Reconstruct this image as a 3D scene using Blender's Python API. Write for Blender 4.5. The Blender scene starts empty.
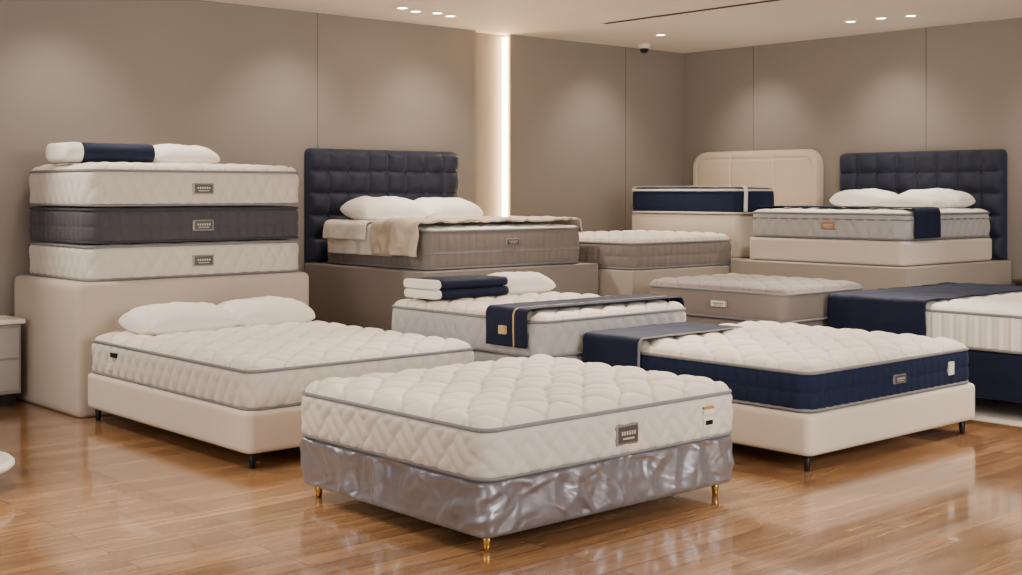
import bpy, math, random
import numpy as np
from mathutils import Vector, noise
random.seed(3); np.random.seed(3)

# ------------------------------------------------------------------ helpers
def lin(c):
    out=[]
    for v in c:
        v=v/255.0
        out.append(v/12.92 if v<=0.04045 else ((v+0.055)/1.055)**2.4)
    return (out[0],out[1],out[2],1.0)

def empty(name, loc=(0,0,0)):
    e=bpy.data.objects.new(name,None); e.location=loc
    e.empty_display_size=0.1
    bpy.context.collection.objects.link(e); return e

def mesh_obj(name, verts, faces, mat=None, parent=None, smooth=True):
    me=bpy.data.meshes.new(name)
    me.from_pydata([tuple(v) for v in verts],[],[tuple(int(i) for i in f) for f in faces])
    me.update()
    if smooth:
        me.polygons.foreach_set('use_smooth',[True]*len(me.polygons))
    if mat: me.materials.append(mat)
    o=bpy.data.objects.new(name,me)
    bpy.context.collection.objects.link(o)
    if parent: o.parent=parent
    return o

def grid_faces(nu,nv,wrap_u=False,flip=False,base=0):
    F=[]
    mu = nu if wrap_u else nu-1
    for j in range(nv-1):
        for i in range(mu):
            a=base+j*nu+i; b=base+j*nu+(i+1)%nu
            c=base+(j+1)*nu+(i+1)%nu; d=base+(j+1)*nu+i
            F.append((d,c,b,a) if flip else (a,b,c,d))
    return F

def box(name,x1,x2,y1,y2,z1,z2,mat,parent=None,bev=0.0,seg=3):
    v=[(x1,y1,z1),(x2,y1,z1),(x2,y2,z1),(x1,y2,z1),(x1,y1,z2),(x2,y1,z2),(x2,y2,z2),(x1,y2,z2)]
    f=[(3,2,1,0),(4,5,6,7),(0,1,5,4),(1,2,6,5),(2,3,7,6),(3,0,4,7)]
    o=mesh_obj(name,v,f,mat,parent,smooth=False)
    if bev>0:
        m=o.modifiers.new('bevel','BEVEL'); m.width=bev; m.segments=seg; m.limit_method='ANGLE'
        for p in o.data.polygons: p.use_smooth=True
        m.harden_normals=True
    return o

def cyl(name,x,y,z1,z2,r1,r2,mat,parent=None,n=20):
    V=[];F=[]
    for (z,r) in ((z1,r1*0.9),(z1+0.004,r1),(z2,r2)):
        for i in range(n):
            a=2*math.pi*i/n; V.append((x+r*math.cos(a),y+r*math.sin(a),z))
    F=grid_faces(n,3,True)
    F.append(tuple(range(n))[::-1]); F.append(tuple(range(2*n,3*n)))
    return mesh_obj(name,V,F,mat,parent)

def ring(x1,x2,y1,y2,r,step=0.02,nc=8):
    """rounded-rectangle perimeter, CCW from above: pts, outward normals, arc length"""
    P=[];N=[]
    def edge(a,b,n):
        L=math.dist(a,b); k=max(2,int(L/step))
        for i in range(k):
            t=i/k; P.append((a[0]+(b[0]-a[0])*t,a[1]+(b[1]-a[1])*t)); N.append(n)
    def arc(cx,cy,a0):
        k=max(nc,int(r*1.57/step))
        for i in range(k):
            a=a0+math.pi/2*i/k; P.append((cx+r*math.cos(a),cy+r*math.sin(a))); N.append((math.cos(a),math.sin(a)))
    edge((x1+r,y1),(x2-r,y1),(0,-1)); arc(x2-r,y1+r,-math.pi/2)
    edge((x2,y1+r),(x2,y2-r),(1,0)); arc(x2-r,y2-r,0)
    edge((x2-r,y2),(x1+r,y2),(0,1)); arc(x1+r,y2-r,math.pi/2)
    edge((x1,y2-r),(x1,y1+r),(-1,0)); arc(x1+r,y1+r,math.pi)
    P=np.array(P);N=np.array(N)
    d=np.linalg.norm(np.roll(P,-1,0)-P,axis=1)
    s=np.concatenate([[0],np.cumsum(d)[:-1]]); return P,N,s,d.sum()

def tube(name,P,z,r,mat,parent,n=8):
    P=np.array(P); T=np.roll(P,-1,0)-np.roll(P,1,0); T/=np.linalg.norm(T,axis=1)[:,None]
    Nn=np.stack([T[:,1],-T[:,0]],1)
    V=[]
    for j in range(n):
        a=2*math.pi*j/n
        q=P+Nn*(r*math.cos(a))
        V.append(np.concatenate([q,np.full((len(P),1),z+r*math.sin(a))],1))
    V=np.concatenate(V,0); m=len(P); F=[]
    for j in range(n):
        for i in range(m):
            i2=(i+1)%m; j2=(j+1)%n
            F.append((j*m+i,j*m+i2,j2*m+i2,j2*m+i))
    return mesh_obj(name,V,F,mat,parent)

def side_disp(kind,s,L,z,h,amp):
    """s,z arrays; quilting relief on a mattress border"""
    if kind=='diamond':
        a=L/round(L/0.125); b=h/1.25
        p=s/a+z/b; q=s/a-z/b
        return amp*np.power(np.abs(np.sin(np.pi*p)*np.sin(np.pi*q)),0.45)
    if kind=='chevron':
        a=L/round(L/0.21); b=h/1.1
        p=s/a+z/b; q=s/a-z/b
        base=np.power(np.abs(np.sin(np.pi*p)*np.sin(np.pi*q)),0.4)
        sel=(np.floor(p)+np.floor(q))%2
        hat=np.abs(np.sin(np.pi*p*2)); hat2=np.abs(np.sin(np.pi*q*2))
        return amp*(0.5*base+0.7*np.where(sel>0,hat,hat2)**0.5)
    if kind=='column':
        a=L/round(L/0.085)
        col=np.power(np.abs(np.sin(np.pi*s/a)),0.4)
        row=np.power(np.abs(np.sin(np.pi*(z/h)*2)),0.35)
        return amp*col*(0.25+0.75*row)
    if kind=='ruched':
        return amp*(0.6*np.abs(np.sin(np.pi*s/.045+2*np.sin(s*5)))**.8+.3*np.sin(s*60))
    if kind=='smooth':
        return amp*0.3*np.ones_like(s)
    return 0*s

def side_mesh(name,x1,x2,y1,y2,z1,z2,r,mat,parent,kind='diamond',amp=0.012,bulge=0.012,step=0.012,nz=22,edge_r=0.0,extra=None,caps=True):
    P,N,s,L=ring(x1,x2,y1,y2,r,step)
    h=z2-z1; V=[]; n=len(P)
    for j in range(nz+1):
        v=j/nz; 
        if edge_r>0:
            v=0.5-0.5*math.cos(math.pi*v)
        z=z1+v*h
        off=bulge*(1-(2*v-1)**4)
        if edge_r>0:
            dd=min(z-z1,z2-z)
            if dd<edge_r: off-=edge_r-math.sqrt(max(0,edge_r**2-(edge_r-dd)**2))
        env=min(1,min(v,1-v)/0.10)
        o=off+side_disp(kind,s,L,np.full(n,v*h),h,amp)*env
        zz=np.full(n,z)
        if extra is not None:
            o=o+extra(s,z-z1,L)*min(1,min(v,1-v)/0.14)
        q=P+N*o[:,None]
        V.append(np.concatenate([q,zz[:,None]],1))
    V=list(np.concatenate(V,0)); F=grid_faces(n,nz+1,True)
    if caps:
        b=len(V); V+=list(np.array(V[:n])); F.append(tuple(range(b,b+n))[::-1])
        b=len(V); V+=list(np.array(V[nz*n:nz*n+n])); F.append(tuple(range(b,b+n)))
    return mesh_obj(name,V,F,mat,parent)

def top_mesh(name,x1,x2,y1,y2,z,r,mat,parent,crown=0.03,amp=0.02,space=0.22,kind='cloud',step=0.0115,fall=0.06):
    hx=(x2-x1)/2; hy=(y2-y1)/2; cx=(x1+x2)/2; cy=(y1+y2)/2
    nx=int(2*hx/step)+1; ny=int(2*hy/step)+1
    X,Y=np.meshgrid(np.linspace(-hx,hx,nx),np.linspace(-hy,hy,ny))
    qx=np.abs(X)-(hx-r); qy=np.abs(Y)-(hy-r)
    m=(qx>0)&(qy>0); d=np.hypot(qx,qy); k=np.where(m&(d>r),r/np.maximum(d,1e-6),1)
    X=np.where(m,np.sign(X)*((hx-r)+qx*k),X); Y=np.where(m,np.sign(Y)*((hy-r)+qy*k),Y)
    qx=np.abs(X)-(hx-r); qy=np.abs(Y)-(hy-r)
    sd=r-np.where((qx>0)&(qy>0),np.hypot(qx,qy),np.maximum(qx,qy))
    sd=np.maximum(sd,0)
    e=np.clip(sd/fall,0,1); env=np.sqrt(1-(1-e)**2)
    S=np.zeros_like(X)
    if kind=='cloud':
        xw=X+0.011*np.sin(Y*13+1)+0.005*np.sin(Y*31); yw=Y+0.011*np.sin(X*11)+0.005*np.sin(X*27+2)
        p=(xw+yw)/space; q=(xw-yw)/space
        sp=np.abs(np.sin(np.pi*p)); sq=np.abs(np.sin(np.pi*q))
        Q=np.power(sp*sq,0.34)
        Q-=0.30*np.exp(-(sp**2+sq**2)/0.05)
        Q+=0.08*np.sin(X*55+Y*20)*np.exp(-sp/.25)+0.08*np.sin(Y*60-X*18)*np.exp(-sq/.25)
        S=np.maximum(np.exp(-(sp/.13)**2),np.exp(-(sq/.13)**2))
    elif kind=='wave':
        yw=Y+0.03*np.sin(X*2*np.pi/0.28)
        Q=np.power(np.abs(np.sin(np.pi*yw/0.11)),0.5)
    else:
        Q=np.ones_like(X)*0.6+0.15*np.sin(X*6)*np.sin(Y*5)
    far=np.clip(sd/0.5,0,1)
    Z=z+crown*env+crown*0.6*np.sin(far*np.pi/2)+amp*Q*np.clip(.2+sd/.12,0.1,1)+0.003*np.sin(X*19+Y*7)*e
    V=np.stack([X.ravel()+cx,Y.ravel()+cy,Z.ravel()],1)
    o=mesh_obj(name,V,grid_faces(nx,ny),mat,parent)
    at=o.data.attributes.new('seam_shade','FLOAT','POINT')       # painted shade along the quilt seams
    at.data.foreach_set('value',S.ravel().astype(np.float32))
    return o

def mattress(par,x1,x2,y1,y2,z1,z2,m_side,m_top,m_pipe,kind='diamond',amp=0.012,crown=0.03,tamp=0.02,space=0.22,tkind='cloud',r=0.09,pipe=0.011,midpipe=None,tag=''):
    side_mesh(tag+'border',x1+.01,x2-.01,y1+.01,y2-.01,z1,z2,r,m_side,par,kind,amp)
    top_mesh(tag+'quilted_top',x1+.004,x2-.004,y1+.004,y2-.004,z2,r,m_top,par,crown,tamp,space,tkind)
    P,_,_,_=ring(x1,x2,y1,y2,r,0.03)
    tube(tag+'piping_top',P,z2,pipe,m_pipe,par)
    tube(tag+'piping_bottom',P,z1+pipe,pipe,m_pipe,par)
    if midpipe:
        P2,_,_,_=ring(x1-.006,x2+.006,y1-.006,y2+.006,r,0.03)
        tube(tag+'piping_mid',P2,z1+midpipe*(z2-z1),pipe*.8,m_pipe,par)

def base(par,x1,x2,y1,y2,z1,z2,mat,name='base_frame',r=0.06,er=0.03,kind='smooth',amp=0.0,extra=None,step=0.03,nz=16):
    return side_mesh(name,x1,x2,y1,y2,z1,z2,r,mat,par,kind,amp,0.0,step,nz,er,extra)

def legs(par,x1,x2,y1,y2,h,mat,ins=0.09,r1=0.018,r2=0.026):
    k=0
    for (x,y) in ((x1+ins,y1+ins),(x2-ins,y1+ins),(x1+ins,y2-ins),(x2-ins,y2-ins)):
        k+=1; cyl('leg_%d'%k,x,y,0.0,h+.01,r1,r2,mat,par)

def plaque(par,face,pos,w,h,m_rim,m_in,m_txt,name='label'):
    x,y,z=pos
    def b(nm,u1,u2,v1,v2,t0,t1,mat,bev):
        if face=='-y': return box(nm,x+u1,x+u2,y-t1,y-t0,z+v1,z+v2,mat,par,bev)
        else: return box(nm,x-t1,x-t0,y+u1,y+u2,z+v1,z+v2,mat,par,bev)
    b(name+'_rim',-w/2,w/2,-h/2,h/2,-.01,.016,m_rim,min(w,h)*.1)
    b(name+'_plate',-w*.42,w*.42,-h*.38,h*.38,0,.019,m_in,.003)
    n=6; 
    for i in range(n):
        u=-w*.27+i*w*.54/(n-1)
        b(name+'_letter_%d'%i,u-w*.03,u+w*.03,-h*.02,h*.16,0.017,.0215,m_txt,0)
    b(name+'_underline',-w*.25,w*.25,-h*.22,-h*.15,0.017,.0215,m_txt,0)

def tag(par,face,pos,w,h,mat,name='tag',t=.016):
    x,y,z=pos
    if face=='-y': return box(name,x-w/2,x+w/2,y-t,y+.008,z-h/2,z+h/2,mat,par,.002)
    return box(name,x-t,x+.008,y-w/2,y+w/2,z-h/2,z+h/2,mat,par,.002)

def pillow(name,cx,cy,z,lx,ly,h,mat,rz=0.0,tilt=0.0,seed=0,parent=None):
    nu,nv=48,34; V=[]
    for sgn in (1,-1):
        for j in range(nv):
            for i in range(nu):
                u=-math.cos(math.pi*i/(nu-1)); v=-math.cos(math.pi*j/(nv-1))
                T=((1-abs(u)**4)**.5)*((1-abs(v)**3)**.5)
                m=(abs(u)**5+abs(v)**5)**.2; mm=max(abs(u),abs(v)); f=(mm/m if m>1e-6 else 1)**.8
                x=u*lx/2*f*(.97+.03*abs(v)**2); y=v*ly/2*f*(.95+.05*abs(u)**2)
                w=noise.noise(Vector((x*6+seed*9,y*6,sgn*3)))*.018*T+noise.noise(Vector((x*16+seed,y*16,sgn)))*.009*T
                edge=math.exp(-(1-mm)*14)
                w+=.006*math.sin(u*26+seed)*edge*T+.006*math.sin(v*19+seed)*edge*T
                zz=(h*.66*T+w) if sgn>0 else (-h*.34*min(1,T*1.35))
                if i in(0,nu-1) or j in(0,nv-1): zz=0
                V.append((x,y,zz))
    n=nu*nv
    F=grid_faces(nu,nv)+[tuple(reversed([a+n for a in f])) for f in grid_faces(nu,nv)]
    o=mesh_obj(name,V,F,mat,parent)
    o.location=(cx,cy,z+h*.34); o.rotation_euler=(tilt,0,rz)
    m=o.modifiers.new('weld','WELD'); m.merge_threshold=0.0005
    return o

def drape(name,axis,a1,a2,w1,w2,zt,h1,h2,mat,parent=None,off=.03,wr=.004,fold=.012,fk=28,th=.008,edge_wob=.01,seed=0,mats=None,stripe=None):
    """cloth laid over a mattress; runs along `axis` from a1 to a2 (mattress edges), width w1..w2
    across, top height zt, hanging h1 at the a1 end and h2 at the a2 end (0 = ends on top)."""
    path=[]
    R=.045
    A1=a1-off; A2=a2+off
    if h1>0:
        k=max(3,int(h1/.02))
        for i in range(k):
            t=i/k; path.append((A1,zt-R-(h1-R)*(1-t),1-t,-1,0))
        for i in range(6):
            a=math.pi/2*i/6; path.append((A1+R-R*math.cos(a),zt-R+R*math.sin(a),0,-math.cos(a),math.sin(a)))
        s0=A1+R
    else: s0=a1
    s1=A2-R if h2>0 else a2
    k=int((s1-s0)/.02)
    for i in range(k+1):
        path.append((s0+(s1-s0)*i/k,zt,0,0,1))
    if h2>0:
        for i in range(1,7):
            a=math.pi/2*i/6; path.append((A2-R+R*math.sin(a),zt-R+R*math.cos(a),0,math.sin(a),math.cos(a)))
        k=max(3,int(h2/.02))
        for i in range(1,k+1):
            t=i/k; path.append((A2,zt-R-(h2-R)*t,t,1,0))
    nw=max(8,int((w2-w1)/.016)); V=[]
    for (a,z,hf,na,nz) in path:
        for j in range(nw+1):
            t=j/nw; w=w1+(w2-w1)*t
            dw=edge_wob*noise.noise(Vector((a*3+seed,z*3,t*2)))
            d=wr*(noise.noise(Vector((a*5+seed*5,w*5,z*5)))+.6*(1-2.5*abs(noise.noise(Vector((a*7,w*9+seed,z*8))))))
            d+=fold*hf*(.5+.5*math.sin(w*fk+3*noise.noise(Vector((w*2,seed,z)))))
            d=max(d,-.004)
            p=(a+na*d,w+dw,z+nz*d) if axis=='x' else (w+dw,a+na*d,z+nz*d)
            V.append(p)
    F=grid_faces(nw+1,len(path),False,flip=(axis=='x'))
    o=mesh_obj(name,V,F,mat,parent)
    if mats:
        for m in mats: o.data.materials.append(m)
        if stripe:
            for idx,p in enumerate(o.data.polygons):
                t=((idx%nw)+.5)/nw
                for (s0,s1,mi) in stripe:
                    if s0<=t<=s1: p.material_index=mi
    m=o.modifiers.new('solid','SOLIDIFY'); m.thickness=th; m.offset=1
    return o

def folded(name,cx,cy,z,lx,ly,h,mat,mat2,layers=3,rz=0,frac=.75):
    e=empty(name,(cx,cy,z)); e.rotation_euler=(0,0,rz)
    lh=h/layers
    for k in range(layers):
        prof=[]; n=10; dy=.012*math.sin(k*2.1)
        for i in range(n+1):
            a=-math.pi/2+math.pi*i/n; prof.append((-ly/2+dy-lh/2*math.cos(a)+lh/2, lh/2+lh*.48*math.sin(a)))
        for i in range(n+1):
            a=math.pi/2-math.pi*i/n; prof.append((ly/2+dy+lh/2*math.cos(a)-lh/2, lh/2+lh*.48*math.sin(a)))
        for part,(xa,xb,mm) in enumerate(((-lx/2,-lx/2+lx*(1-frac),mat2),(-lx/2+lx*(1-frac),lx/2,mat))):
            ns=18; V=[]
            for i in range(ns+1):
                x=xa+(xb-xa)*i/ns
                ed=min(x+lx/2,lx/2-x); s=math.sqrt(max(0,1-(1-min(1,ed/.05))**2))*.35+.65
                for (py,pz) in prof:
                    w=.005*noise.noise(Vector((x*10,py*10,k+pz*10)))
                    V.append((x,py*s+w,k*lh+lh/2+(pz-lh/2)*s+w))
            m=len(prof); F=grid_faces(m,ns+1,True,flip=True)
            F.append(tuple(range(m))); F.append(tuple(range(ns*m,ns*m+m))[::-1])
            mesh_obj('fold_%d_%d'%(k,part),V,F,mm,e)
    return e

# ------------------------------------------------------------------ materials
def nmat(name):
    m=bpy.data.materials.new(name); m.use_nodes=True
    nt=m.node_tree; b=nt.nodes['Principled BSDF']; return m,nt,b

def fabric(name,rgb,rough=.85,sheen=.12,bump=.25,scale=350,var=.06,spec=.25,sheen_tint=None,shade_rgb=None):
    m,nt,b=nmat(name); L=nt.links
    tc=nt.nodes.new('ShaderNodeTexCoord')
    n1=nt.nodes.new('ShaderNodeTexNoise'); n1.inputs['Scale'].default_value=scale; n1.inputs['Detail'].default_value=3
    n2=nt.nodes.new('ShaderNodeTexNoise'); n2.inputs['Scale'].default_value=6; n2.inputs['Detail'].default_value=4
    L.new(tc.outputs['Object'],n1.inputs['Vector']); L.new(tc.outputs['Object'],n2.inputs['Vector'])
    mix=nt.nodes.new('ShaderNodeMix'); mix.data_type='RGBA'
    c=lin(rgb); mix.inputs[6].default_value=tuple(v*(1-var) for v in c[:3])+(1,)
    mix.inputs[7].default_value=tuple(min(1,v*(1+var)) for v in c[:3])+(1,)
    L.new(n2.outputs['Fac'],mix.inputs[0]); out=mix.outputs[2]
    if shade_rgb:  # mixes painted groove shade into the base colour so the quilting reads
        at=nt.nodes.new('ShaderNodeAttribute'); at.attribute_name='seam_shade'
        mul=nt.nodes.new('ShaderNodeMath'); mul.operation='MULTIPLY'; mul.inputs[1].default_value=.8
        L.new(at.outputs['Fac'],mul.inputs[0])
        m2=nt.nodes.new('ShaderNodeMix'); m2.data_type='RGBA'; m2.inputs[7].default_value=lin(shade_rgb)
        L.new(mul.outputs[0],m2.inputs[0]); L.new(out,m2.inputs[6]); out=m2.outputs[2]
    L.new(out,b.inputs['Base Color'])
    bp=nt.nodes.new('ShaderNodeBump'); bp.inputs['Strength'].default_value=bump; bp.inputs['Distance'].default_value=.002
    L.new(n1.outputs['Fac'],bp.inputs['Height']); L.new(bp.outputs['Normal'],b.inputs['Normal'])
    b.inputs['Roughness'].default_value=rough
    b.inputs['Specular IOR Level'].default_value=spec
    b.inputs['Sheen Weight'].default_value=sheen
    if sheen_tint: b.inputs['Sheen Tint'].default_value=lin(sheen_tint)
    return m

def plain(name,rgb,rough=.5,metal=0,spec=.5,noise_amt=.04):
    m,nt,b=nmat(name); L=nt.links
    n2=nt.nodes.new('ShaderNodeTexNoise'); n2.inputs['Scale'].default_value=4; n2.inputs['Detail'].default_value=5
    mix=nt.nodes.new('ShaderNodeMix'); mix.data_type='RGBA'; c=lin(rgb)
    mix.inputs[6].default_value=tuple(v*(1-noise_amt) for v in c[:3])+(1,)
    mix.inputs[7].default_value=tuple(min(1,v*(1+noise_amt)) for v in c[:3])+(1,)
    tc=nt.nodes.new('ShaderNodeTexCoord'); L.new(tc.outputs['Object'],n2.inputs['Vector'])
    L.new(n2.outputs['Fac'],mix.inputs[0]); L.new(mix.outputs[2],b.inputs['Base Color'])
    b.inputs['Roughness'].default_value=rough; b.inputs['Metallic'].default_value=metal
    b.inputs['Specular IOR Level'].default_value=spec
    return m

def emis(name,rgb,s):
    m,nt,b=nmat(name); b.inputs['Base Color'].default_value=lin(rgb)
    b.inputs['Emission Color'].default_value=lin(rgb); b.inputs['Emission Strength'].default_value=s; return m

M_cream=fabric('cream_knit',(242,234,222),shade_rgb=(198,188,175))
M_creamside=fabric('cream_border',(223,217,210),bump=.4)
M_white=fabric('white_cotton',(249,245,238),bump=.15)
M_greywhite=fabric('pale_grey_border',(190,190,192),bump=.4)
M_pipeg=fabric('grey_piping',(136,137,142),sheen=.05)
M_pipew=fabric('white_piping',(225,220,212),sheen=.1)
M_piped=fabric('dark_piping',(64,66,76),sheen=.1)
M_dark=fabric('charcoal_border',(80,78,87),bump=.4,sheen=.1)
M_taupe=fabric('taupe_border',(138,131,127),bump=.4)
M_taupetop=fabric('taupe_top',(152,145,140),bump=.3,shade_rgb=(122,115,110))
M_throw=fabric('beige_throw',(212,198,180),bump=.6,scale=160)
M_navy=fabric('navy_velvet',(19,29,56),sheen=.08,bump=.2,rough=.75,sheen_tint=(90,110,160))
M_navyhb=fabric('navy_headboard_velvet',(45,50,68),sheen=.3,bump=.15,rough=.55,sheen_tint=(130,140,170))
M_navyside=fabric('navy_border',(25,37,66),bump=.4,sheen=.1,sheen_tint=(90,110,160))
M_leather=fabric('ivory_leatherette',(231,221,209),rough=.5,sheen=.05,bump=.12,scale=220,spec=.4,var=.03)
M_block=fabric('stone_upholstery',(206,195,183),rough=.75,sheen=.1,bump=.3,scale=260,var=.04)
M_hbcream=fabric('cream_headboard',(223,207,187),rough=.55,sheen=.1,bump=.15,spec=.35,var=.03)
M_plinth=plain('plinth_paint',(146,140,135),.6)
M_plinth2=plain('cream_plinth_paint',(184,175,164),.6)
M_gold=plain('brass',(212,160,84),.25,1.0)
M_black=plain('black_metal',(20,20,22),.4,.3)
M_steel=plain('brushed_steel',(168,166,166),.35,.7)
M_steeld=plain('dark_steel',(100,99,100),.4,.5)
M_lit=plain('letter_silver',(226,222,216),.35,.3)
M_tagw=plain('tag_white',(240,236,228),.6)
M_tago=plain('tag_tan',(196,140,84),.6)
M_goldtxt=fabric('gold_stitch',(206,180,130),bump=.1)
M_lamp=emis('downlight_glow',(255,232,200),30)
M_led=emis('cove_led',(255,212,158),38)

def satin():
    m,nt,b=nmat('grey_crushed_satin'); L=nt.links
    tc=nt.nodes.new('ShaderNodeTexCoord')
    mp=nt.nodes.new('ShaderNodeMapping'); mp.inputs['Scale'].default_value=(1,1,1.3); mp.inputs['Rotation'].default_value=(.5,.4,.3)
    L.new(tc.outputs['Object'],mp.inputs['Vector'])
    n=nt.nodes.new('ShaderNodeTexNoise'); n.inputs['Scale'].default_value=5; n.inputs['Detail'].default_value=1.0; n.inputs['Distortion'].default_value=1.3
    L.new(mp.outputs['Vector'],n.inputs['Vector'])
    bp=nt.nodes.new('ShaderNodeBump'); bp.inputs['Strength'].default_value=.45; bp.inputs['Distance'].default_value=.06
    L.new(n.outputs['Fac'],bp.inputs['Height']); L.new(bp.outputs['Normal'],b.inputs['Normal'])
    b.inputs['Base Color'].default_value=lin((148,148,158)); b.inputs['Roughness'].default_value=.38
    b.inputs['Metallic'].default_value=.6; b.inputs['Sheen Weight'].default_value=.15
    return m
M_satin=satin()

def floor_mat():
    m,nt,b=nmat('oak_plank_floor'); L=nt.links; N=nt.nodes
    tc=N.new('ShaderNodeTexCoord')
    br=N.new('ShaderNodeTexBrick'); br.inputs['Scale'].default_value=1.0
    br.inputs['Brick Width'].default_value=1.6; br.inputs['Row Height'].default_value=.16
    br.inputs['Mortar Size'].default_value=.003; br.inputs['Mortar Smooth'].default_value=.2
    br.offset=.37; br.inputs['Bias'].default_value=0
    br.inputs['Color1'].default_value=(0,0,0,1); br.inputs['Color2'].default_value=(1,1,1,1); br.inputs['Mortar'].default_value=(.5,.5,.5,1)
    L.new(tc.outputs['Object'],br.inputs['Vector'])
    mp=N.new('ShaderNodeMapping'); mp.inputs['Scale'].default_value=(1.2,12,1)
    L.new(tc.outputs['Object'],mp.inputs['Vector'])
    add=N.new('ShaderNodeVectorMath'); add.operation='ADD'
    sc=N.new('ShaderNodeVectorMath'); sc.operation='SCALE'; sc.inputs['Scale'].default_value=37
    L.new(br.outputs['Color'],sc.inputs[0]); L.new(mp.outputs['Vector'],add.inputs[0]); L.new(sc.outputs['Vector'],add.inputs[1])
    n=N.new('ShaderNodeTexNoise'); n.inputs['Scale'].default_value=1.6; n.inputs['Detail'].default_value=8; n.inputs['Roughness'].default_value=.6; n.inputs['Distortion'].default_value=.5
    L.new(add.outputs['Vector'],n.inputs['Vector'])
    ramp=N.new('ShaderNodeValToRGB'); cr=ramp.color_ramp
    cr.elements[0].position=.25; cr.elements[0].color=lin((126,93,62))
    cr.elements[1].position=.78; cr.elements[1].color=lin((198,158,114))
    e=cr.elements.new(.5); e.color=lin((163,124,86))
    L.new(n.outputs['Fac'],ramp.inputs['Fac'])
    hsv=N.new('ShaderNodeMix'); hsv.data_type='RGBA'; hsv.blend_type='MULTIPLY'; hsv.inputs[0].default_value=1
    rr=N.new('ShaderNodeValToRGB'); rr.color_ramp.elements[0].color=(.72,.71,.69,1); rr.color_ramp.elements[1].color=(1.1,1.09,1.07,1)
    L.new(br.outputs['Color'],rr.inputs['Fac']); L.new(ramp.outputs['Color'],hsv.inputs[6]); L.new(rr.outputs['Color'],hsv.inputs[7])
    mo=N.new('ShaderNodeMix'); mo.data_type='RGBA'; mo.inputs[7].default_value=lin((54,37,24))
    mf=N.new('ShaderNodeMath'); mf.operation='MULTIPLY'; mf.inputs[1].default_value=.85
    L.new(br.outputs['Fac'],mf.inputs[0])
    L.new(mf.outputs[0],mo.inputs[0]); L.new(hsv.outputs[2],mo.inputs[6]); L.new(mo.outputs[2],b.inputs['Base Color'])
    n3=N.new('ShaderNodeTexNoise'); n3.inputs['Scale'].default_value=2.5; n3.inputs['Detail'].default_value=3
    L.new(tc.outputs['Object'],n3.inputs['Vector'])
    mr=N.new('ShaderNodeMapRange'); mr.inputs['To Min'].default_value=.10; mr.inputs['To Max'].default_value=.20
    L.new(n3.outputs['Fac'],mr.inputs['Value']); L.new(mr.outputs['Result'],b.inputs['Roughness'])
    bp=N.new('ShaderNodeBump'); bp.inputs['Strength'].default_value=.16; bp.inputs['Distance'].default_value=.003
    sub=N.new('ShaderNodeMath'); sub.operation='SUBTRACT'; L.new(n.outputs['Fac'],sub.inputs[0]); L.new(br.outputs['Fac'],sub.inputs[1])
    L.new(sub.outputs[0],bp.inputs['Height']); L.new(bp.outputs['Normal'],b.inputs['Normal'])
    b.inputs['Specular IOR Level'].default_value=.65
    b.inputs['Coat Weight'].default_value=.6; b.inputs['Coat Roughness'].default_value=.06
    return m
M_floor=floor_mat()
def wallm(name,rgb):
    m,nt,b=nmat(name); L=nt.links
    tc=nt.nodes.new('ShaderNodeTexCoord')
    n=nt.nodes.new('ShaderNodeTexNoise'); n.inputs['Scale'].default_value=1.2; n.inputs['Detail'].default_value=8
    L.new(tc.outputs['Object'],n.inputs['Vector'])
    mix=nt.nodes.new('ShaderNodeMix'); mix.data_type='RGBA'; c=lin(rgb)
    mix.inputs[6].default_value=tuple(v*.96 for v in c[:3])+(1,); mix.inputs[7].default_value=tuple(v*1.04 for v in c[:3])+(1,)
    L.new(n.outputs['Fac'],mix.inputs[0]); L.new(mix.outputs[2],b.inputs['Base Color'])
    n2=nt.nodes.new('ShaderNodeTexNoise'); n2.inputs['Scale'].default_value=180
    L.new(tc.outputs['Object'],n2.inputs['Vector'])
    bp=nt.nodes.new('ShaderNodeBump'); bp.inputs['Strength'].default_value=.1; bp.inputs['Distance'].default_value=.002
    L.new(n2.outputs['Fac'],bp.inputs['Height']); L.new(bp.outputs['Normal'],b.inputs['Normal'])
    b.inputs['Roughness'].default_value=.7; b.inputs['Specular IOR Level'].default_value=.25
    return m
M_wall=wallm('taupe_wall',(148,141,135))
M_ceil=wallm('ceiling_paint',(238,229,218))
M_seam=plain('wall_seam',(106,99,93),.8)
M_slot=plain('slot_dark',(60,52,46),.8)

# ------------------------------------------------------------------ room
YW=10.7; XW=12.47; HC=3.475
X0=-5.0; Y0=-4.0
box('floor',X0,XW+.3,Y0,YW+.5,-.1,0,M_floor)
box('ceiling',X0,XW+.3,Y0,YW+.5,HC,HC+.1,M_ceil)
wb=empty('wall_back')
box('panel_left',X0,9.02,YW,YW+.35,0,HC,M_wall,wb)
box('recess_back',9.02,9.52,YW+.12,YW+.35,0,HC,M_wall,wb)
box('panel_right',9.52,XW+.3,YW,YW+.35,0,HC,M_wall,wb)
box('wall_right',XW,XW+.3,Y0,YW-.001,0,HC,M_wall)
led=box('cove_light_strip',9.49,9.516,YW+.035,YW+.10,0.02,HC-.03,M_led)
k=0
for sx in (6.98,11.4):
    k+=1; box('trim_%d'%k,sx-.003,sx+.003,YW-.003,YW,0,HC,M_seam)
for sy in (9.6,7.3,4.9,3.0):
    k+=1; box('trim_%d'%k,XW-.003,XW,sy-.003,sy+.003,0,HC,M_seam)
box('baseboard_back',X0,9.0,YW-.012,YW,0,.08,M_plinth)
box('baseboard_right',XW-.012,XW,Y0,YW-.02,0,.08,M_plinth)
box('ceiling_air_slot',9.62,9.68,4.6,9.35,HC-.006,HC,M_slot)

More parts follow.
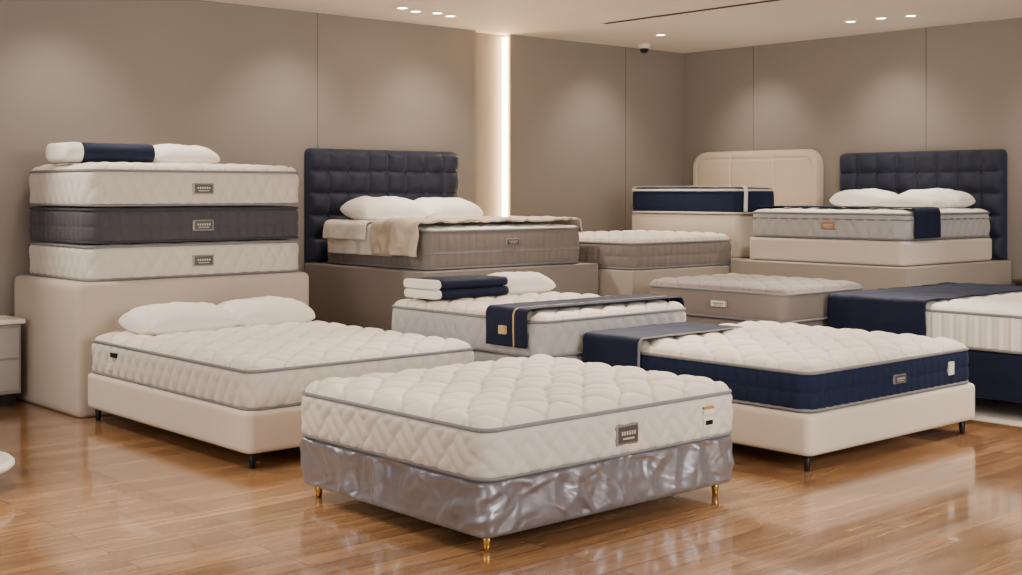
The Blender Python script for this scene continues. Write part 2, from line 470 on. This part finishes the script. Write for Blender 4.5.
def downlight(x,y,r=.05,on=True):
    e=empty('ceiling_downlight',(x,y,HC))
    n=24; V=[]
    for (rr,z) in ((r*1.35,0),(r*1.3,-.008),(r*1.02,-.008),(r,0.0)):
        for i in range(n):
            a=2*math.pi*i/n; V.append((rr*math.cos(a),rr*math.sin(a),z))
    mesh_obj('rim',V,grid_faces(n,4,True),M_tagw,e)
    V=[(r*math.cos(2*math.pi*i/n),r*math.sin(2*math.pi*i/n),-.003) for i in range(n)]
    mesh_obj('lens',V,[tuple(range(n))[::-1]],M_lamp if on else M_black,e)
for (x,y) in ((7.38,9.85),(7.62,9.95),(7.85,9.9),(8.08,9.98),(11.43,7.55),(11.44,7.2),(11.5,6.9),(10.8,9.6),(3.2,9.6),(5.0,9.6)):
    downlight(x,y)

sc=empty('security_camera',(11.35,10.35,HC))
def lathe(name,prof,mat,par,n=24,c=(0,0,0)):
    V=[];
    for (r,z) in prof:
        for i in range(n):
            a=2*math.pi*i/n; V.append((c[0]+r*math.cos(a),c[1]+r*math.sin(a),c[2]+z))
    F=grid_faces(n,len(prof),True); F.append(tuple(range(n))[::-1]); F.append(tuple(range((len(prof)-1)*n,len(prof)*n)))
    return mesh_obj(name,V,F,mat,par)
lathe('housing',[(.075,0),(.078,-.02),(.07,-.05),(.055,-.055)],M_tagw,sc)
lathe('dome',[(.055,-.052),(.052,-.075),(.038,-.098),(.018,-.11),(.003,-.112)],M_black,sc)

# ------------------------------------------------------------------ front satin bed
def satin_folds(s,z,L):
    out=np.zeros(len(s))
    for i,si in enumerate(s):
        th=2*math.pi*si/L
        p=Vector((math.cos(th)*L/6.283,math.sin(th)*L/6.283,z))
        w=noise.noise_vector(p*2.3)*.6
        q=Vector((p.x,p.y,p.z*1.3))*3.9+w*2.3
        a=1-abs(noise.noise(q))*2.4
        b=1-abs(noise.noise(q*1.8+Vector((5,3,1))))*2.0
        out[i]=.026*a+.007*b-.017
    return out
bA=empty('bed')
x1,x2,y1,y2=3.88,5.745,4.54,6.15
base(bA,x1,x2,y1,y2,.075,.345,M_satin,'satin_base',er=.03,extra=satin_folds,step=.010,nz=32)
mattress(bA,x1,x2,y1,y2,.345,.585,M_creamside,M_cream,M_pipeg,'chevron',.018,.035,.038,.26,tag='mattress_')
legs(bA,x1,x2,y1,y2,.085,M_gold,.085,.016,.026)
plaque(bA,'-y',(4.83,y1-.008,.46),.17,.11,M_steel,M_steeld,M_lit)
tag(bA,'-y',(5.47,y1-.014,.51),.085,.04,M_tagw,'care_tag'); tag(bA,'-y',(5.47,y1-.014,.525),.085,.014,M_tago,'care_tag_band',t=.019)
tag(bA,'-y',(5.47,y1-.014,.445),.085,.05,M_tagw,'size_tag'); tag(bA,'-y',(5.47,y1-.014,.445),.06,.025,M_black,'size_tag_print',t=.019)

# ------------------------------------------------------------------ left cream bed
bB=empty('bed')
x1,x2,y1,y2=4.02,5.85,6.92,9.26
base(bB,x1-.03,x2+.03,y1-.03,y2,.10,.36,M_leather,'leather_base',er=.03)
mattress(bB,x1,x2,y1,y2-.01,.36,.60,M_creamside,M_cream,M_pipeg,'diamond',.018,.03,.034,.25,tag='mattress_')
legs(bB,x1,x2,y1,y2,.11,M_black,.05)
tag(bB,'-x',(x1-.008,8.8,.53),.09,.035,M_black,'brand_tag'); tag(bB,'-x',(x1-.008,8.86,.44),.06,.04,M_tagw,'care_tag')
pillow('pillow',4.58,8.92,.655,.84,.5,.20,M_white,.04,.10,1)
pillow('pillow',5.34,8.98,.655,.80,.46,.20,M_white,-.03,.13,2)

blk=empty('display_plinth')
side_mesh('upholstered_block',3.97,6.03,9.34,10.66,0.0,1.02,.06,M_block,blk,'smooth',0,0,.03,24,.045)
def stack(z1,z2,ms,mt,mp,kind,mid=None,top=False):
    e=empty('mattress')
    mattress(e,4.08,5.98,9.42,10.62,z1,z2,ms,mt,mp,kind,.016,.035 if top else .012,.02 if top else .002,.2,tag='',midpipe=mid)
    plaque(e,'-y',(5.04,9.41,(z1+z2)/2),.19,.09,M_steel,M_steeld,M_lit)
    return e
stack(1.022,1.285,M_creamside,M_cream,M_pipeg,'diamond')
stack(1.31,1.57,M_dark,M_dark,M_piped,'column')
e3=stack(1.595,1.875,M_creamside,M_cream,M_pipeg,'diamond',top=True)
folded('folded_towel',4.44,9.98,1.943,.80,.42,.16,M_navy,M_white,1,0,.80)
pillow('pillow',5.12,10.0,1.93,.66,.42,.18,M_white,0,.05,3)
# ------------------------------------------------------------------ headboard
def headboard(name,W,H,T,mat,kind,parent,loc,rz,cornr=.06,bmat=None,z0=0):
    step=.012; nx=int(W/step)+1; nz=int(H/step)+1
    X,Z=np.meshgrid(np.linspace(-W/2,W/2,nx),np.linspace(0,H,nz))
    r=cornr; hx=W/2; hz=H/2; Zc=Z-hz
    qx=np.abs(X)-(hx-r); qz=np.abs(Zc)-(hz-r)
    m=(qx>0)&(qz>0)&(Zc>0); d=np.hypot(qx,qz); k=np.where(m&(d>r),r/np.maximum(d,1e-6),1)
    X=np.where(m,np.sign(X)*((hx-r)+qx*k),X); Zc=np.where(m,(hz-r)+qz*k,Zc)
    qx=np.abs(X)-(hx-r); qz=np.abs(Zc)-(hz-r)
    sd=r-np.where((qx>0)&(qz>0)&(Zc>0),np.hypot(qx,qz),np.maximum(qx,qz)); sd=np.maximum(sd,0)
    e=np.clip(sd/.03,0,1); env=np.sqrt(1-(1-e)**2)
    nxc=8; c=W/nxc; cz=c*.92; top=hz
    if kind=='tuft':
        sa=np.sin(np.pi*(X+W/2)/c); sb=np.sin(np.pi*(top-Zc)/cz)
        a=np.abs(sa); b=np.abs(sb)
        D=.07*np.power(a*b,.55)-.02*np.exp(-(a**2+b**2)/.08)
    else:
        D=np.zeros_like(X)+.01
        for s in (-W*.17,W*.17): D-=.016*np.exp(-((X-s)/.010)**2)
        inner=np.exp(-((sd-.10)/.009)**2); D-=.016*inner
    Yv=-(T*env+D*np.clip(sd/.05,0,1))
    V=list(np.stack([X.ravel(),Yv.ravel(),(Zc+hz).ravel()],1)); F=grid_faces(nx,nz)
    b=len(V); V+=[(-W/2,0,0),(W/2,0,0),(W/2,0,H-r),(W/2-r,0,H),(-W/2+r,0,H),(-W/2,0,H-r)]
    F.append((b+5,b+4,b+3,b+2,b+1,b))
    o=mesh_obj(name,V,F,mat,parent)
    o.location=loc; o.rotation_euler=(0,0,rz)
    if kind=='tuft':
        Vb=[];Fb=[]
        nrow=int(H/cz)
        for i in range(1,nxc):
            for j in range(1,nrow+1):
                bx=-W/2+i*c; bz=H-j*cz
                if bz<.03: continue
                b0=len(Vb); n=10
                for (rr,yy) in ((.018,.015),(.016,-.002),(.008,-.008)):
                    for q in range(n):
                        a=2*math.pi*q/n; Vb.append((bx+rr*math.cos(a),-T+yy,bz+rr*math.sin(a)))
                Fb+=grid_faces(n,3,True,base=b0); Fb.append(tuple(range(b0+2*n,b0+3*n)))
        ob=mesh_obj(name+'_buttons',Vb,Fb,mat,parent); ob.location=loc; ob.rotation_euler=(0,0,rz)
    return o

# ------------------------------------------------------------------ back bed (tufted navy headboard, taupe mattress)
box('display_plinth',6.80,8.95,8.76,10.66,0,1.015,M_plinth,None,.012)
bC=empty('bed')
x1,x2,y1,y2=6.93,8.82,8.86,10.5
mattress(bC,x1,x2,y1,y2,1.02,1.36,M_taupe,M_white,M_pipeg,'column',.012,.02,.012,.22,tag='mattress_',midpipe=.42)
headboard('headboard',1.90,1.12,.07,M_navyhb,'tuft',bC,(7.77,10.69,1.02),0)
plaque(bC,'-y',(7.9,y1-.008,1.25),.17,.06,M_steel,M_steeld,M_lit)
drape('bed_sheet','x',x1,x2,9.35,10.38,1.408,.28,.2,M_white,None,.034,.009,.020,24,seed=4)
drape('bed_sheet','x',x1,x2,9.72,10.40,1.425,.16,.1,M_white,None,.062,.008,.014,20,seed=6,th=.014)
drape('throw_blanket','x',x1,x2,8.93,9.60,1.432,.29,.12,M_throw,None,.06,.030,.036,24,.016,.05,seed=9)
pillow('pillow',7.34,10.08,1.445,.82,.5,.21,M_white,.03,.14,4)
pillow('pillow',8.10,10.10,1.445,.76,.46,.20,M_white,-.02,.14,5)

# ------------------------------------------------------------------ right bed (navy headboard on right wall)
box('display_plinth',10.45,12.43,6.32,8.34,0,1.015,M_plinth2,None,.012)
bD=empty('bed')
x1,x2,y1,y2=10.6,12.26,6.44,8.2
base(bD,x1-.02,x2,y1-.02,y2+.02,1.02,1.25,M_leather,'leather_base')
mattress(bD,x1,x2,y1,y2,1.255,1.50,M_greywhite,M_white,M_pipeg,'diamond',.013,.025,.012,.2,tag='mattress_',midpipe=.78)
headboard('headboard',1.96,1.13,.07,M_navyhb,'tuft',bD,(12.455,7.36,1.02),-math.pi/2)
plaque(bD,'-x',(x1-.008,7.24,1.385),.17,.08,M_steel,M_tago,M_lit)
drape('bed_runner','y',y1,y2,10.75,11.2,1.557,.28,.2,M_navy,None,.03,.004,.006,14,seed=14)
pillow('pillow',12.02,7.75,1.55,.40,.76,.19,M_white,0,0,6)
pillow('pillow',12.02,6.95,1.55,.40,.80,.19,M_white,0,0,7)
pillow('pillow',11.6,6.98,1.545,.38,.70,.13,M_white,.05,0,8)

# ------------------------------------------------------------------ corner bed (cream headboard, navy mattress)
box('display_plinth',10.68,12.43,8.40,10.50,0,1.015,M_plinth2,None,.012)
bF=empty('bed')
headboard('headboard',1.88,1.19,.10,M_hbcream,'panel',bF,(12.455,9.53,1.02),-math.pi/2,.20)
base(bF,10.74,12.2,8.46,10.02,1.02,1.47,M_leather,'leather_base')
mattress(bF,10.74,11.4,8.45,10.02,1.475,1.73,M_navyside,M_navy,M_pipew,'smooth',.006,.02,.006,.2,tag='mattress_')
drape('mattress_end_band','y',8.45,10.02,10.80,10.86,1.772,.27,.2,M_white,bF,.016,.001,.0,14,seed=24,th=.004)

# ------------------------------------------------------------------ white-top mattress on plinth
box('display_plinth',9.0,10.62,8.36,9.75,0,.955,M_plinth2,None,.012)
mG=empty('mattress')
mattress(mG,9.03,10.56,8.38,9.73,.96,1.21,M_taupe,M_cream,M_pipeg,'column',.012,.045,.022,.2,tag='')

# ------------------------------------------------------------------ taupe bed
bH=empty('bed')
x1,x2,y1,y2=8.57,9.75,6.28,7.8
base(bH,x1+.01,x2-.01,y1+.01,y2-.01,.09,.63,M_taupe,'base_frame')
mattress(bH,x1,x2,y1,y2,.635,.87,M_taupe,M_taupetop,M_pipeg,'smooth',.006,.04,.022,.24,tag='mattress_')
legs(bH,x1,x2,y1,y2,.10,M_black)
plaque(bH,'-x',(x1-.008,6.95,.76),.18,.06,M_steel,M_tagw,M_steeld)

# ------------------------------------------------------------------ middle bed with towel
bE=empty('bed')
x1,x2,y1,y2=6.12,7.73,6.57,8.35
base(bE,x1,x2,y1,y2,.09,.53,M_greywhite,'base_frame')
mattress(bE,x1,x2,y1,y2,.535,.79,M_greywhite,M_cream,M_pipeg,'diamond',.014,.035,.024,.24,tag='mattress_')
legs(bE,x1,x2,y1,y2,.10,M_black)
drape('bed_runner','x',x1,x2,6.66,7.10,.872,.27,.2,M_navy,None,.03,.003,.004,14,seed=31,mats=[M_goldtxt],stripe=[(.28,.33,1)])
tag(bE,'-x',(x1-.05,6.90,.72),.07,.06,M_goldtxt,'runner_emblem')
folded('folded_towel',6.55,8.0,.87,.82,.42,.15,M_navy,M_white,2,0,.90)
pillow('pillow',7.22,8.05,.86,.66,.42,.17,M_white,.0,.05,9)

# ------------------------------------------------------------------ navy-bordered bed
bJ=empty('bed')
x1,x2,y1,y2=6.52,8.47,4.60,6.50
base(bJ,x1-.03,x2+.03,y1-.03,y2,.10,.355,M_leather,'leather_base')
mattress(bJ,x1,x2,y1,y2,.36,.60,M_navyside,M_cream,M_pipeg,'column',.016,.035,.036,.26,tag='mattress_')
legs(bJ,x1,x2,y1,y2,.11,M_black,.05)
plaque(bJ,'-y',(7.5,y1-.008,.48),.15,.06,M_steel,M_steeld,M_lit)
tag(bJ,'-y',(8.15,y1-.008,.49),.07,.09,M_tagw,'care_tag')
drape('bed_runner','x',x1,7.60,5.95,6.50,.698,.30,0,M_navy,None,.035,.004,.008,14,seed=41,mats=[M_pipeg],stripe=[(.0,.04,1)])

# ------------------------------------------------------------------ right-edge bed
bI=empty('bed')
x1,x2,y1,y2=9.12,11.1,4.2,6.2
base(bI,x1,x2,y1,y2,.14,.50,M_navy,'base_frame')
mattress(bI,x1,x2,y1,y2,.505,.78,M_white,M_white,M_pipeg,'ruched',.018,.03,.02,.2,tkind='wave',tag='mattress_')
legs(bI,x1,x2,y1,y2,.15,M_black)
drape('throw_blanket','x',x1,x2,5.32,6.22,.852,.36,.3,M_navy,None,.035,.008,.016,18,seed=52)
box('floor_tile',8.98,12.2,3.6,6.25,0,.004,M_tagw)

# ------------------------------------------------------------------ nightstands + round low table at left edge
M_ns=plain('nightstand_grey',(150,146,144),.5); M_nsd=plain('nightstand_drawer_grey',(170,166,164),.5)
M_nsk=plain('nightstand_dark',(64,58,54),.5); M_nskd=plain('nightstand_dark_drawer',(78,72,66),.5)
def nightstand(x1,x2,y1,y2,h,mt,mb,md,face='-y'):
    ns=empty('nightstand')
    box('top',x1,x2,y1,y2,h-.04,h,mt,ns,.015)
    box('body',x1+.03,x2-.03,y1+.03,y2-.02,.10,h-.043,mb,ns,.01)
    hm=(h+.06)/2
    for nm,(a,b) in (('drawer_upper',(hm+.01,h-.07)),('drawer_lower',(.13,hm-.01))):
        if face=='-y':
            box(nm,x1+.05,x2-.05,y1+.018,y1+.032,a,b,md,ns,.004)
            box(nm+'_handle',(x1+x2)/2-.07,(x1+x2)/2+.07,y1+.002,y1+.016,b-.05,b-.035,M_gold,ns,.003)
        else:
            box(nm,x1+.018,x1+.032,y1+.05,y2-.05,a,b,md,ns,.004)
            box(nm+'_handle',x1+.002,x1+.016,(y1+y2)/2-.07,(y1+y2)/2+.07,b-.05,b-.035,M_gold,ns,.003)
    box('plinth_foot',x1+.06,x2-.06,y1+.07,y2-.04,0,.10,M_black,ns)
nightstand(3.33,3.92,10.22,10.66,.695,M_tagw,M_ns,M_nsd)
nightstand(11.95,12.44,5.50,6.08,.86,M_nsk,M_nsk,M_nskd,'-x')
lt=empty('low_round_table',(2.36,7.60,0))
lathe('top',[(.0,.12),(.40,.12),(.44,.125),(.455,.14),(.455,.155),(.44,.17),(.42,.172),(.41,.165),(.0,.165)],M_tagw,lt,64)
lathe('foot',[(.30,0),(.30,.12),(.01,.12)],M_steeld,lt,48)

# ------------------------------------------------------------------ lights
WARM=(1.0,.86,.71)
def spot(x,y,e,ang=75,blend=.8,r=.06,tgt=None,col=WARM):
    l=bpy.data.lights.new('spot_lamp','SPOT'); l.energy=e; l.spot_size=math.radians(ang); l.spot_blend=blend
    l.shadow_soft_size=r; l.color=col
    o=bpy.data.objects.new('spot_lamp',l); o.location=(x,y,HC-.06); bpy.context.collection.objects.link(o)
    if tgt is not None:
        d=Vector(tgt)-Vector(o.location); o.rotation_euler=d.to_track_quat('-Z','Y').to_euler()
    return o
K=2.9
for (x,y,e,t) in ((7.8,7.2,190,(4.9,5.3,.5)),(2.4,10.0,120,(4.9,7.9,.6)),(10.2,6.2,190,(7.5,5.5,.6)),(9.0,8.6,120,(6.9,7.4,.8)),(7.9,9.9,90,(7.9,9.3,1.3)),(11.9,7.2,70,(11.2,7.2,1.4)),(10.4,9.9,90,(9.8,8.9,1.2)),(10.9,7.8,80,(9.1,6.9,.9)),(11.8,5.4,90,(10.0,5.2,.8)),(11.6,9.9,70,(11.2,9.2,1.6)),(5.0,10.0,50,(5.0,9.6,1.8))):
    spot(x,y,e*K,75,.8,.04,t)
for (x,y,e,t) in ((2.4,6.6,110,(2.9,6.4,0)),(3.5,5.2,60,(3.3,5.3,0)),(8.6,3.6,110,(8.4,3.9,0)),(6.0,3.4,50,(5.9,3.6,0))):
    spot(x,y,e*K,50,.9,.05,t)  # narrow spots without fixtures, added to throw bright patches on the floor
for (x) in (2.0,4.3,6.6,8.2,10.8):
    spot(x,9.8,62,90,1.0,.1,(x,10.7,1.7))
for (y) in (9.4,7.6,5.6):
    spot(11.6,y,62,90,1.0,.1,(12.47,y,1.7))
def area(x,y,z,sx,sy,e,tgt,col=WARM):  # unseen soft fill added for brightness, no fixture in the room
    l=bpy.data.lights.new('added_fill','AREA'); l.shape='RECTANGLE'; l.size=sx; l.size_y=sy; l.energy=e; l.color=col
    o=bpy.data.objects.new('added_fill_light',l); o.location=(x,y,z); bpy.context.collection.objects.link(o)
    d=Vector(tgt)-Vector((x,y,z)); o.rotation_euler=d.to_track_quat('-Z','Y').to_euler(); return o
area(-1.5,5.0,3.0,3,2.2,150,(6,7,0.8),(1,.93,.84))
area(5.5,-1.0,3.0,4,2.2,380,(7,7,0.8),(1,.92,.82))

w=bpy.data.worlds.new('world'); bpy.context.scene.world=w; w.use_nodes=True
bg=w.node_tree.nodes['Background']; bg.inputs[0].default_value=(1.0,.94,.88,1); bg.inputs[1].default_value=.44

# ------------------------------------------------------------------ camera
cam=bpy.data.cameras.new('camera'); cam.sensor_width=36; cam.lens=1281/1022*36
cam.shift_y=-94.5/1022; cam.clip_start=.05
co=bpy.data.objects.new('camera',cam); co.location=(0,0,1.7)
co.rotation_euler=(math.radians(90),0,math.radians(48.3-90))
bpy.context.collection.objects.link(co); bpy.context.scene.camera=co
